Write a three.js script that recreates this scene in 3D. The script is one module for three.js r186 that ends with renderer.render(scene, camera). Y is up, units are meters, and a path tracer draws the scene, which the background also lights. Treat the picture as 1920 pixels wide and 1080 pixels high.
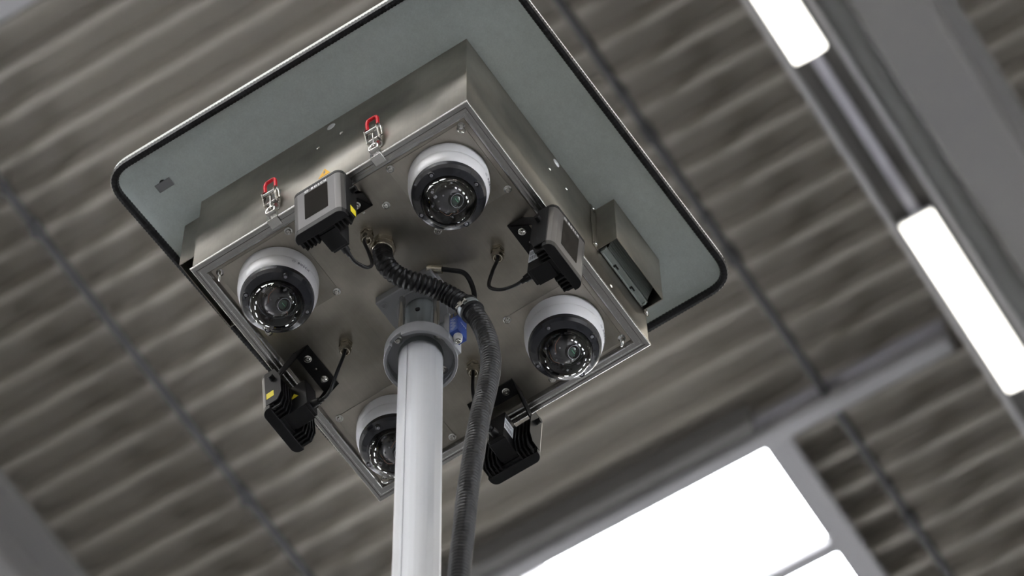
import * as THREE from 'three';
import { RoundedBoxGeometry } from 'three/addons/geometries/RoundedBoxGeometry.js';
import { mergeGeometries, toCreasedNormals } from 'three/addons/utils/BufferGeometryUtils.js';
import { TextGeometry } from 'three/addons/geometries/TextGeometry.js';
import { FontLoader } from 'three/addons/loaders/FontLoader.js';
import { RectAreaLightUniformsLib } from 'three/addons/lights/RectAreaLightUniformsLib.js';

// ---------------------------------------------------------------- camera, sky, exposure
const PI = Math.PI, Y0 = 7.27;                 // height of the housing's underside above the floor
const scene = new THREE.Scene();
const renderer = new THREE.WebGLRenderer();
renderer.toneMapping = THREE.LinearToneMapping;
renderer.toneMappingExposure = 0.93;
renderer.shadowMap.enabled = true;
RectAreaLightUniformsLib.init();
const camera = new THREE.PerspectiveCamera(2 * Math.atan(540 / 6694.1) * 180 / PI, 16 / 9, 0.1, 200);
{
  const yaw = 0.5685, pitch = 1.06474, roll = -0.02416;
  camera.position.set(1.85084, Y0 - 5.67143, 2.59097);
  camera.lookAt(camera.position.x - Math.sin(yaw) * Math.cos(pitch), camera.position.y + Math.sin(pitch), camera.position.z - Math.cos(yaw) * Math.cos(pitch));
  camera.rotateZ(roll);
  camera.focus = 6.42; camera.userData.fStop = 4.6;
}
const SKY = 24;                                  // bright overcast daylight above the roof
scene.background = new THREE.Color().setRGB(SKY * 0.97, SKY * 0.99, SKY * 1.04);
const LAMP = 125, LAMP_COLOR = new THREE.Color().setRGB(1, 0.94, 0.83);

// ---------------------------------------------------------------- helpers
let seed = 7;
const rnd = () => { seed = (seed * 1664525 + 1013904223) >>> 0; return seed / 4294967296; };
const V = (x, y, z) => new THREE.Vector3(x, y, z);
const taken = {};
function numbered(n) { const k = taken[n] = (taken[n] ?? -1) + 1; return k ? n + '_' + String(k).padStart(3, '0') : n; }
function shadow(o) { o.castShadow = o.receiveShadow = true; return o; }
function flat(g) { const a = g.index ? g.toNonIndexed() : g; for (const k of Object.keys(a.attributes)) if (!['position', 'normal', 'uv'].includes(k)) a.deleteAttribute(k);
  if (!a.attributes.normal) a.computeVertexNormals();
  if (!a.attributes.uv) a.setAttribute('uv', new THREE.BufferAttribute(new Float32Array(a.attributes.position.count * 2), 2)); return a; }
const merge = (gs) => Array.isArray(gs) ? (gs.length > 1 ? mergeGeometries(gs.map(flat)) : flat(gs[0])) : gs;
function part(name, gs, m, parent, label) { const o = shadow(new THREE.Mesh(merge(gs), m)); o.name = name; parent.add(o); if (label) o.userData.label = label; return o; }
function holder(name, parent, label) { const o = new THREE.Group(); o.name = name; parent.add(o); if (label) o.userData.label = label; return o; }
function thing(name, label, category, [x, y, z] = [0, Y0, 0], turn = 0, group) {
  const o = new THREE.Group(); o.name = numbered(name); scene.add(o); o.position.set(x, y, z); o.rotation.y = turn;
  o.userData = { label, category }; if (group) o.userData.group = group; return o; }
function structure(name, label, category, gs, m) { const o = gs ? shadow(new THREE.Mesh(merge(gs), m)) : new THREE.Group(); o.name = name; scene.add(o); o.userData = { kind: 'structure', label, category }; return o; }
// uv in metres along the two axes that a face spans
function metres(g) {
  g = flat(g); const p = g.attributes.position, n = g.attributes.normal, u = g.attributes.uv;
  for (let i = 0; i < p.count; i++) { const a = Math.abs(n.getX(i)), b = Math.abs(n.getY(i)), c = Math.abs(n.getZ(i));
    if (b >= a && b >= c) u.setXY(i, p.getX(i), p.getZ(i)); else if (a >= c) u.setXY(i, p.getZ(i), p.getY(i)); else u.setXY(i, p.getX(i), p.getY(i)); }
  return g; }
function box(x0, x1, y0, y1, z0, z1, r = 0) { const w = x1 - x0, h = y1 - y0, d = z1 - z0;
  const g = r ? new RoundedBoxGeometry(w, h, d, 2, r) : new THREE.BoxGeometry(w, h, d); g.translate((x0 + x1) / 2, (y0 + y1) / 2, (z0 + z1) / 2); return g; }
// cylinder or cone between two points
function rod(a, b, r0, r1 = r0, seg = 16) { a = V(...a); b = V(...b); const d = b.clone().sub(a), g = new THREE.CylinderGeometry(r1, r0, d.length(), seg);
  g.applyQuaternion(new THREE.Quaternion().setFromUnitVectors(V(0, 1, 0), d.clone().normalize())); const c = a.add(b).multiplyScalar(0.5); g.translate(c.x, c.y, c.z); return g; }
const lathe = (pts, seg = 48) => new THREE.LatheGeometry(pts.map(([r, y]) => new THREE.Vector2(r, y)), seg);
const creased = (g, a = 0.5) => toCreasedNormals(flat(g), a);
function tube(pts, r, seg = 40, rad = 10) { return new THREE.TubeGeometry(new THREE.CatmullRomCurve3(pts.map((p) => V(...p))), seg, r, rad); }
function prism(pts, depth, bevel = 0) { const s = new THREE.Shape(pts.map(([x, y]) => new THREE.Vector2(x, y)));
  return new THREE.ExtrudeGeometry(s, { depth, bevelEnabled: bevel > 0, bevelThickness: bevel, bevelSize: bevel, bevelSegments: 2, curveSegments: 8 }); }
function quads(loops, closed = true) {           // skin between loops of equally many points
  const pos = [], n = loops[0].length;
  for (let k = 0; k + 1 < loops.length; k++) for (let i = 0; i < (closed ? n : n - 1); i++) {
    const a = loops[k][i], b = loops[k][(i + 1) % n], c = loops[k + 1][(i + 1) % n], d = loops[k + 1][i];
    pos.push(...a, ...b, ...c, ...a, ...c, ...d); }
  const g = new THREE.BufferGeometry(); g.setAttribute('position', new THREE.Float32BufferAttribute(pos, 3)); g.computeVertexNormals(); return g; }
function fan(loop, c) { const pos = []; loop.forEach((a, i) => pos.push(...a, ...loop[(i + 1) % loop.length], ...c)); const g = new THREE.BufferGeometry(); g.setAttribute('position', new THREE.Float32BufferAttribute(pos, 3)); g.computeVertexNormals(); return g; }

// ---------------------------------------------------------------- textures: what the surfaces are made of
function noise2(size, cells, sd) { let s = sd; const r = () => { s = (s * 1664525 + 1013904223) >>> 0; return s / 4294967296; };
  const [cx, cy] = cells, lat = Float32Array.from({ length: cx * cy }, r), out = new Float32Array(size * size), f = (t) => t * t * (3 - 2 * t);
  for (let y = 0; y < size; y++) for (let x = 0; x < size; x++) { const u = x / size * cx, v = y / size * cy, i = Math.floor(u), j = Math.floor(v), a = f(u - i), b = f(v - j), I = (i + 1) % cx, J = (j + 1) % cy;
    out[y * size + x] = (lat[j * cx + i] * (1 - a) + lat[j * cx + I] * a) * (1 - b) + (lat[J * cx + i] * (1 - a) + lat[J * cx + I] * a) * b; }
  return out; }
function layered(size, list, sd) { const out = new Float32Array(size * size); list.forEach(([cx, cy, w], k) => { const n = noise2(size, [cx, cy], sd + 31 * k); for (let i = 0; i < out.length; i++) out[i] += (n[i] - 0.5) * w; }); return out; }
function texture(size, f, repeat, srgb) { const d = new Uint8Array(size * size * 4);
  for (let i = 0; i < size * size; i++) { const c = f(i); for (let k = 0; k < 3; k++) d[4 * i + k] = Math.max(0, Math.min(255, Math.round(255 * c[k]))); d[4 * i + 3] = 255; }
  const t = new THREE.DataTexture(d, size, size); t.wrapS = t.wrapT = THREE.RepeatWrapping; t.magFilter = THREE.LinearFilter; t.minFilter = THREE.LinearMipmapLinearFilter; t.generateMipmaps = true; t.repeat.set(...repeat); if (srgb) t.colorSpace = THREE.SRGBColorSpace; t.needsUpdate = true; return t; }
const smudge = layered(512, [[4, 5, 0.6], [9, 8, 0.4], [19, 23, 0.16], [64, 70, 0.05]], 11);
const brushed = layered(512, [[256, 6, 0.6], [512, 17, 0.5]], 91);
const grain = layered(512, [[200, 200, 0.5], [500, 500, 0.5], [40, 40, 0.3]], 51);
const blotch = layered(512, [[6, 6, 0.5], [17, 17, 0.4], [60, 60, 0.3], [220, 220, 0.3]], 71);
const grey = (a, b, n) => (i) => { const c = a + b * n[i]; return [c, c, c]; };
const T = {
  steelRough: texture(512, (i) => { const c = Math.max(0.74, 0.86 + 0.4 * smudge[i]) + 0.08 * brushed[i]; return [c, c, c]; }, [2.6, 2.6]),
  steelTone: texture(512, (i) => { const c = 0.88 + 0.42 * smudge[i] + 0.03 * brushed[i]; return [c, c * 0.995, c * 0.985]; }, [2.1, 2.1], true),
  steelBump: texture(512, grey(0.5, 0.5, brushed), [3, 3]),
  paint: texture(512, (i) => { const c = 0.93 + 0.05 * blotch[i] + 0.07 * grain[i]; return [c, c, c]; }, [2.2, 2.2], true),
  paintBump: texture(512, grey(0.5, 0.6, grain), [7, 7]),
  deck: texture(512, (i) => { const c = 0.95 + 0.035 * blotch[i]; return [c, c, c * (1 - 0.02 * blotch[i])]; }, [0.6, 0.6], true),
  floor: texture(512, (i) => { const c = 0.85 + 0.25 * blotch[i] + 0.05 * grain[i]; return [c, c, c]; }, [0.15, 0.15], true),
};
const std = (o) => new THREE.MeshStandardMaterial(o), rgb = (r, g, b) => new THREE.Color().setRGB(r, g, b);
const M = {
  steel: std({ color: rgb(0.53, 0.5, 0.45), metalness: 1, roughness: 0.39, roughnessMap: T.steelRough, map: T.steelTone, bumpMap: T.steelBump, bumpScale: 0.00008 }),
  rim: std({ color: rgb(0.44, 0.435, 0.425), metalness: 1, roughness: 0.27 }),
  bright: std({ color: rgb(0.68, 0.67, 0.65), metalness: 1, roughness: 0.18 }),
  nickel: std({ color: rgb(0.55, 0.51, 0.43), metalness: 1, roughness: 0.24 }),
  zinc: std({ color: rgb(0.42, 0.45, 0.47), metalness: 0.8, roughness: 0.42 }),
  canopy: std({ color: rgb(0.7, 0.775, 0.765), roughness: 0.5, map: T.paint, bumpMap: T.paintBump, bumpScale: 0.0004 }),
  shell: std({ color: rgb(0.72, 0.73, 0.74), roughness: 0.4 }),
  rubber: new THREE.MeshPhysicalMaterial({ color: rgb(0.007, 0.0075, 0.0095), roughness: 0.4, specularIntensity: 0.75 }),
  white: new THREE.MeshPhysicalMaterial({ color: rgb(0.74, 0.74, 0.765), roughness: 0.38, clearcoat: 0.2, clearcoatRoughness: 0.3 }),
  bezel: std({ color: rgb(0.014, 0.015, 0.02), roughness: 0.27 }),
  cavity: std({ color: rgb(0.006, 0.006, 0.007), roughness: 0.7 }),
  bubble: new THREE.MeshPhysicalMaterial({ color: 0xffffff, transmission: 1, thickness: 0, roughness: 0, ior: 1.55, metalness: 0 }),
  lensGlass: new THREE.MeshPhysicalMaterial({ color: rgb(0.02, 0.05, 0.035), roughness: 0.03, clearcoat: 1, clearcoatRoughness: 0.02 }),
  ball: std({ color: rgb(0.035, 0.035, 0.04), roughness: 0.3 }),
  ballLight: std({ color: rgb(0.3, 0.3, 0.33), roughness: 0.3, metalness: 0.5 }),
  copper: std({ color: rgb(0.35, 0.16, 0.1), roughness: 0.3, metalness: 0.7 }),
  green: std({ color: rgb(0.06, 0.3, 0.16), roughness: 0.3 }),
  print: std({ color: rgb(0.16, 0.17, 0.2), roughness: 0.5 }),
  printWhite: std({ color: rgb(0.78, 0.78, 0.8), roughness: 0.5 }),
  face: std({ color: rgb(0.085, 0.082, 0.083), metalness: 0.4, roughness: 0.42 }),
  black: new THREE.MeshPhysicalMaterial({ color: rgb(0.007, 0.0073, 0.0085), roughness: 0.5, specularIntensity: 0.55 }),
  window: std({ color: rgb(0.006, 0.005, 0.004), roughness: 0.12 }),
  yellow: std({ color: rgb(0.75, 0.62, 0.02), roughness: 0.5 }),
  amber: std({ color: rgb(0.8, 0.42, 0.01), roughness: 0.45 }),
  paper: std({ color: rgb(0.72, 0.75, 0.8), roughness: 0.55 }),
  red: std({ color: rgb(0.62, 0.008, 0.02), roughness: 0.3 }),
  pole: std({ color: rgb(0.43, 0.445, 0.475), roughness: 0.5, metalness: 0.1 }),
  collar: std({ color: rgb(0.27, 0.275, 0.29), roughness: 0.45, metalness: 0.3 }),
  mastTop: std({ color: rgb(0.28, 0.31, 0.32), roughness: 0.45, metalness: 0.5 }),
  filter: std({ color: rgb(0.3, 0.34, 0.33), roughness: 0.5 }),
  alu: std({ color: rgb(0.5, 0.52, 0.55), roughness: 0.45, metalness: 0.2 }),
  blue: std({ color: rgb(0.02, 0.06, 0.3), roughness: 0.45 }),
  blueFace: std({ color: rgb(0.12, 0.19, 0.55), roughness: 0.45 }),
  deck: std({ color: rgb(0.305, 0.278, 0.242), roughness: 0.6, map: T.deck }),
  beam: std({ color: rgb(0.17, 0.164, 0.16), roughness: 0.7, map: T.deck }),
  trim: std({ color: rgb(0.3, 0.293, 0.3), roughness: 0.5 }),
  pipe: std({ color: rgb(0.045, 0.045, 0.048), roughness: 0.5 }),
  trunk: std({ color: rgb(0.11, 0.105, 0.1), roughness: 0.5 }),
  trunkRail: std({ color: rgb(0.33, 0.32, 0.35), roughness: 0.4 }),
  duct: std({ color: rgb(0.34, 0.345, 0.335), roughness: 0.5 }),
  tube: std({ color: rgb(1, 1, 1), emissive: rgb(1, 0.97, 0.88), emissiveIntensity: 3.5, roughness: 0.5 }),
  wall: std({ color: rgb(0.5, 0.49, 0.46), roughness: 0.8 }),
  floor: std({ color: rgb(0.14, 0.1445, 0.15), roughness: 0.55, map: T.floor }),
  glass: new THREE.MeshPhysicalMaterial({ color: 0xffffff, transmission: 1, thickness: 0, roughness: 0, ior: 1.45 }),
  frame: std({ color: rgb(0.5, 0.48, 0.5), roughness: 0.5 }),
};

// ---------------------------------------------------------------- the hall (its grid is turned a little against the housing)
const A = 0.0314, CEIL = Y0 + 13;
const HX = [-25, 27], HZ = [-31, 29];
const hall = (o, X = 0, y = 0, Z = 0) => { o.position.set(X * Math.cos(A) + Z * Math.sin(A), y, -X * Math.sin(A) + Z * Math.cos(A)); o.rotation.y = A; return o; };
hall(structure('floor', 'grey concrete hall floor', 'floor', metres(box(HX[0] - 0.3, HX[1] + 0.3, -0.3, 0, HZ[0] - 0.3, HZ[1] + 0.3)), M.floor));
// skylights: x from, x to, z from, z to
const SL = [[-4.58, -2.8, -13.6, -7.93], [-14, -8.8, 12.8, 18.6], [-6.6, -1.5, 12.8, 18.6], [0.3, 4.9, 12.8, 18.6]];
const TOP = CEIL + 0.16;                         // the deck's upper side
{
  // corrugated roof deck: one mesh for each rib, cut where a skylight opens
  const roof = structure('ceiling', 'brown-grey corrugated metal roof deck', 'ceiling'); hall(roof);
  const P = 0.2425, f = 0.042, w = 0.03, h = 0.125, t = 0.004, cache = {};
  const cross = [[0, h], [w, 0], [w + f, 0], [2 * w + f, h], [P, h], [P, h + t], [2 * w + f - t, h + t], [w + f - t, t], [w + t, t], [t, h + t], [0, h + t]];
  const ribShape = (len) => cache[len] ??= (() => { const g = prism(cross.map(([z, y]) => [-z, y]), len); g.rotateY(PI / 2); return metres(g); })();
  const n = Math.round((HZ[1] - HZ[0]) / P);
  for (let k = 0; k < n; k++) {
    const z0 = HZ[0] + k * P + 0.07, zm = z0 + P / 2;
    let spans = [[HX[0], HX[1]]];
    for (const [a, b, c, d] of SL) if (zm > c - 0.05 && zm < d + 0.05) spans = spans.flatMap(([p, q]) => [[p, a - 0.02], [b + 0.02, q]].map(([u, v]) => [Math.max(p, u), Math.min(q, v)]).filter(([u, v]) => v > u + 0.01));
    for (const [p, q] of spans) { const o = part('deck_rib', ribShape(+(q - p).toFixed(3)), M.deck, roof); o.position.set(p, CEIL, z0); }
  }
  // insulation above the deck closes the roof
  const xs = [HX[0] - 0.3, HX[1] + 0.3], g = [];
  const zsplit = [...new Set([HZ[0] - 0.3, HZ[1] + 0.3, ...SL.flatMap((s) => [s[2], s[3]])])].sort((a, b) => a - b);
  for (let k = 0; k + 1 < zsplit.length; k++) { const zm = (zsplit[k] + zsplit[k + 1]) / 2; let x = xs[0];
    for (const s of SL.filter((s) => zm > s[2] && zm < s[3]).sort((a, b) => a[0] - b[0])) { g.push(box(x, s[0], TOP, TOP + 0.2, zsplit[k], zsplit[k + 1])); x = s[1]; }
    g.push(box(x, xs[1], TOP, TOP + 0.2, zsplit[k], zsplit[k + 1])); }
  part('roof_insulation', g, M.wall, roof);
}
// walls with a band of windows
{
  const wins = [];
  const wall = (name, label, len, place, turn, spots, y0 = 8, y1 = 11.5) => {
    const o = structure(name, label, 'wall'); hall(o, place[0], 0, place[1]); o.rotation.y += turn;
    const g = [box(-len / 2, len / 2, 0, y0, -0.3, 0), box(-len / 2, len / 2, y1, TOP + 0.2, -0.3, 0)];
    let x = -len / 2; for (const [c, w] of spots) { g.push(box(x, c - w / 2, y0, y1, -0.3, 0)); x = c + w / 2; } g.push(box(x, len / 2, y0, y1, -0.3, 0));
    part('wall_panel', g.map(metres), M.wall, o);
    for (const [c, w] of spots) { const n = structure('window_' + (wins.push(1)), 'steel framed strip window high in the hall wall', 'window'); hall(n, place[0], 0, place[1]); n.rotation.y += turn; n.userData.group = 'strip windows in the hall walls';
      const fr = []; for (let k = 0; k <= 3; k++) fr.push(box(c - w / 2 + k * w / 3 - 0.04, c - w / 2 + k * w / 3 + 0.04, y0, y1, -0.2, -0.1)); fr.push(box(c - w / 2, c + w / 2, y0, y0 + 0.08, -0.2, -0.1), box(c - w / 2, c + w / 2, y1 - 0.08, y1, -0.2, -0.1));
      part('window_frame', fr, M.frame, n); for (let k = 0; k < 3; k++) part('pane', box(c - w / 2 + k * w / 3 + 0.04, c - w / 2 + (k + 1) * w / 3 - 0.04, y0 + 0.08, y1 - 0.08, -0.152, -0.148), M.glass, n); }
  };
  const cx = (HX[0] + HX[1]) / 2, cz = (HZ[0] + HZ[1]) / 2, row = [[-18, 5], [-9, 5], [0, 5], [9, 5], [18, 5]];
  wall('wall_back', 'pale hall wall with a band of windows', HX[1] - HX[0] + 0.6, [cx, HZ[0]], 0, row);
  wall('wall_front', 'pale hall wall facing the mast head', HX[1] - HX[0] + 0.6, [cx, HZ[1]], PI, []);
  wall('wall_left', 'pale long hall wall with windows', HZ[1] - HZ[0], [HX[0], cz], PI / 2, row);
  wall('wall_right', 'pale long hall wall with low windows', HZ[1] - HZ[0], [HX[1], cz], -PI / 2, row, 2.6, 6.4);
}
// skylights: upstand, frame and panes
SL.forEach(([a, b, c, d], i) => {
  const o = structure('window_' + (30 + i), i ? 'rooflight in the corrugated deck' : 'bright rooflight pane set between the corrugated ribs', 'skylight'); hall(o); if (i) o.userData.group = 'rooflights over the hall';
  const y0 = CEIL - 0.06, y1 = TOP + 0.4, t = 0.02, w = 0.15;
  part('upstand', [box(a - t, a, y0, y1, c - t, d + t), box(b, b + t, y0, y1, c - t, d + t), box(a, b, y0, y1, c - t, c), box(a, b, y0, y1, d, d + t)], M.trim, o);
  part('frame', [box(b + t, b + t + w, y0, CEIL + 0.01, c - t - 0.1, d + w, 0.01), box(a - t - w, a - t, y0, CEIL + 0.01, c - t - 0.1, d + w, 0.01), box(a, b, y0, CEIL + 0.01, c - 0.1, c - t, 0.01), box(a, b, y0, CEIL + 0.01, d + t, d + w, 0.01)], M.trim, o);
  const n = Math.round((d - c) / 0.97), s = (d - c) / n;
  for (let k = 0; k < n; k++) { part('pane', box(a, b, y0 + 0.1, y0 + 0.106, c + k * s + 0.05, c + (k + 1) * s - 0.05), M.glass, o);
    if (k) part('glazing_bar', box(a, b, y0 + 0.03, y0 + 0.13, c + k * s - 0.05, c + k * s + 0.05, 0.012), M.trim, o); }
});
// main girders along the hall
function girder(X) {
  const o = thing('roof_girder', '', 'girder'); hall(o, X, CEIL, HZ[0] + 0.01); const L = HZ[1] - HZ[0] - 0.02;
  const s = [[-0.25, 0], [-0.25, -0.1], [-0.08, -0.16], [-0.08, -0.46], [-0.2, -0.54], [-0.2, -0.66], [-0.18, -0.68], [0.18, -0.68], [0.2, -0.66], [0.2, -0.54], [0.08, -0.46], [0.08, -0.16], [0.25, -0.1], [0.25, 0]];
  const g = prism(s, L); part('beam', metres(g), M.beam, o); return o;
}
{ const g = girder(-0.62); g.userData.label = 'grey concrete roof girder beside the row of strip lights';
  const g2 = girder(-7.1); g2.userData.label = 'grey concrete roof girder behind the sprinkler pipe, away from the strip lights'; }
// cross beams along the ribs
{ const o = thing('cross_beam', 'pale steel cross beam along the edge of the bright rooflight', 'beam'); hall(o, 0, CEIL, -7.9);
  part('lower_tube', [box(-6.7, -1.45, -0.2, -0.08, -0.035, 0.075, 0.02)], M.trim, o);
  part('upper_tube', [box(-6.7, -1.45, -0.075, 0.005, 0.06, 0.11, 0.015)], M.trunkRail, o);
  part('web_plate', [box(-6.7, -2.75, -0.2, 0.02, 0.115, 0.2, 0.005)], M.trunk, o);
  const q = thing('cross_beam', 'grey steel cross beam spanning the deck, away from the rooflight', 'beam'); hall(q, 0, CEIL, -2.98);
  part('lower_tube', [box(-6.7, -1.45, -0.16, -0.01, -0.17, 0.12, 0.02)], M.trim, q); }
// sprinkler pipes with couplings, heads and hangers
function sprinkler(X, z0, z1, marks, label) {
  const o = thing('sprinkler_pipe', label, 'pipe'); hall(o, X, CEIL, 0);
  part('pipe', rod([0, -0.1, z0], [0, -0.1, z1], 0.03, 0.03, 20), M.pipe, o);
  for (const z of marks) { part('coupling', rod([0, -0.1, z - 0.05], [0, -0.1, z + 0.05], 0.045, 0.045, 20), M.pipe, o);
    part('sprinkler_head', [rod([0, -0.1, z], [0, -0.19, z], 0.012), rod([0, -0.19, z], [0, -0.195, z], 0.03)], M.pipe, o);
    part('hanger', [rod([0, -0.07, z + 0.3], [0, 0.1, z + 0.3], 0.006), box(-0.036, 0.036, -0.14, -0.06, z + 0.285, z + 0.315, 0.01)], M.pipe, o); }
  return o;
}
sprinkler(-5.65, -22, 12, [-9.2, -6.55, -4.35, -1.6, 1, 4], 'dark sprinkler pipe under the deck, on the far side from the lights');
sprinkler(-2.28, -22, 12, [-8.9, -6.7, -5.75, -3.2, 0, 3], 'dark sprinkler pipe under the deck beside the rooflight');
// air duct under the girder
{ const o = thing('air_duct', 'smooth grey round duct between the strip lights and the girder', 'duct'); hall(o, 0, CEIL, 0);
  part('duct', rod([-0.8, -0.47, 6], [-1.0, -0.47, -14], 0.125, 0.125, 32), M.duct, o); }
// strip lights on a trunking rail
function trunk(X, z0, z1, label) { const o = thing('light_trunking', label, 'trunking', undefined, 0, 'light trunking rails'); hall(o, X, CEIL, 0);
  part('channel', [box(-0.15, 0.15, -0.63, -0.62, z0, z1), box(-0.15, -0.135, -0.7, -0.62, z0, z1), box(0.135, 0.15, -0.7, -0.62, z0, z1)], M.trunk, o);
  part('rail', [box(-0.03, 0.03, -0.67, -0.63, z0, z1, 0.008)], M.trunkRail, o);
  for (const s of [-1, 1]) part('edge_lip', box(s * 0.15 - 0.015, s * 0.15 + 0.015, -0.71, -0.7, z0, z1), M.trim, o);
  for (let z = z0 + 1; z < z1; z += 8) part('hanger', rod([0, -0.62, z], [0, 0.1, z], 0.006), M.pipe, o); return o; }
const lampShape = [box(-0.1, 0.1, -0.76, -0.711, -0.645, 0.645, 0.01)];
const glowShape = (() => { const s = new THREE.Shape(); s.moveTo(-0.105, 0); s.lineTo(0.105, 0); s.lineTo(0.095, -0.03); s.quadraticCurveTo(0, -0.05, -0.095, -0.03); const g = new THREE.ExtrudeGeometry(s, { depth: 1.29, bevelEnabled: false, curveSegments: 8 }); g.translate(0, -0.76, -0.645); return g; })();
function stripLight(X, Z, label, group) { const o = thing('strip_light', label, 'light', undefined, 0, group); hall(o, X, CEIL, Z);
  part('housing', lampShape, M.shell, o); part('diffuser', glowShape, M.tube, o);
  const l = new THREE.RectAreaLight(LAMP_COLOR, LAMP, 0.2, 1.27); l.position.y = -0.815; l.rotation.x = -PI / 2; l.castShadow = true; o.add(l); }
{
  const rows = [[-1.13, 2.5], [-8.25, 5], [-14.7, 5], [5.3, 5], [11.8, 5], [18.3, 5]];
  rows.forEach(([X, step], r) => {
    trunk(X, HZ[0] + 1, HZ[1] - 1, r ? 'overhead trunking rail carrying strip lights' : 'overhead trunking rail carrying the glowing strip lights beside the girder');
    for (let k = -8, Z; (Z = -7.365 + k * 2.5) < 25; k++) if (Z > -27 && (step < 3 || k % 2 === 0 || Z > 9.5)) stripLight(X, Z, r ? 'glowing strip light on a distant trunking rail' : k === 0 ? 'glowing strip light beside the end of the pale cross beam' : k === 1 ? 'glowing strip light over the canopy, next along the rail from the cross beam' : 'glowing white strip light on the rail beside the girder', r ? 'distant strip lights' : 'strip lights in the row beside the girder');
  });
}

// ---------------------------------------------------------------- canopy over the housing
const CN = [[-0.412, 0.449], [0.432, 0.437], [0.444, -0.392], [-0.386, -0.392]];   // rim corners
function canopyLoop(inset, y, r, per = 10) { // rounded quadrilateral, same number of points for every inset
  const pts = [], n = 4, cx = CN.reduce((s, c) => s + c[0], 0) / 4, cz = CN.reduce((s, c) => s + c[1], 0) / 4, hx = 0.42, hz = 0.42;
  const q = CN.map(([x, z]) => [x - Math.sign(x - cx) * inset, z - Math.sign(z - cz) * inset]);
  for (let i = 0; i < n; i++) { const p = q[i], a = q[(i + 3) % n], b = q[(i + 1) % n];
    const u = V(a[0] - p[0], 0, a[1] - p[1]).normalize(), v = V(b[0] - p[0], 0, b[1] - p[1]).normalize();
    const s = [p[0] + u.x * r, p[1] + u.z * r], e = [p[0] + v.x * r, p[1] + v.z * r];
    for (let k = 0; k <= per; k++) { const t = k / per, m = 1 - t; pts.push([m * m * s[0] + 2 * m * t * p[0] + t * t * e[0], y, m * m * s[1] + 2 * m * t * p[1] + t * t * e[1]]); } }
  return pts; }
const canopy = thing('rain_canopy', 'wide grey-green canopy lid with black ribbed edge trim over the steel housing', 'canopy');
{
  const ceil = 0.268;
  const under = [canopyLoop(0.002, 0.25, 0.055), canopyLoop(0.006, 0.258, 0.052), canopyLoop(0.018, 0.264, 0.046), canopyLoop(0.034, 0.2675, 0.04), canopyLoop(0.05, ceil, 0.035)];
  const ug = mergeGeometries([quads(under), fan(under[4], [0.01, ceil, 0.02])]);
  part('underside', metres(creased(ug, 1)), M.canopy, canopy);
  const over = [canopyLoop(0.002, 0.25, 0.055), canopyLoop(-0.004, 0.252, 0.06), canopyLoop(-0.005, 0.268, 0.06), canopyLoop(0.004, 0.282, 0.055), canopyLoop(0.05, 0.298, 0.04)];
  part('shell', creased(mergeGeometries([quads(over), fan(over[4], [0.01, 0.325, 0.02])]), 0.7), M.shell, canopy);
  // ribbed rubber edge trim
  const dense = new THREE.CatmullRomCurve3(canopyLoop(0, 0.25, 0.055, 12).map((p) => V(...p)), true, 'catmullrom', 0.0), n = 1800, loops = []; dense.arcLengthDivisions = 6000;
  const base = dense.getSpacedPoints(n).slice(0, n);
  const prof = [[-0.007, 0.004], [-0.0082, -0.002], [-0.006, -0.0085], [0, -0.0105], [0.006, -0.0085], [0.0085, -0.002], [0.0075, 0.002], [0, 0.003]];
  for (let i = 0; i < n; i++) { const a = base[i], b = base[(i + 1) % n], z = base[(i + n - 1) % n], t = b.clone().sub(z).normalize(), out = V(-t.z, 0, t.x).multiplyScalar(-1);
    const mid = V(0.01, 0, 0.02); if (out.dot(a.clone().sub(mid)) < 0) out.negate();
    const s = (i % 4) < 2 ? 1 : 0.91; loops.push(prof.map(([d, y]) => [a.x + out.x * d * s, a.y + y * s, a.z + out.z * d * s])); }
  loops.push(loops[0]);
  part('edge_trim', creased(quads(loops), 0.6), M.rubber, canopy, 'black ribbed rubber edge trim');
  const tab = holder('cover_tab', canopy, 'small dark cover tab'); part('tab', box(-0.353, -0.319, ceil - 0.0025, ceil, 0.356, 0.374, 0.001), M.collar, tab); part('cutout', lathe([[0, ceil - 0.0015], [0.007, ceil - 0.0015], [0.007, ceil]], 20).translate(-0.336, 0, 0.37), M.cavity, tab);
}

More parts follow.
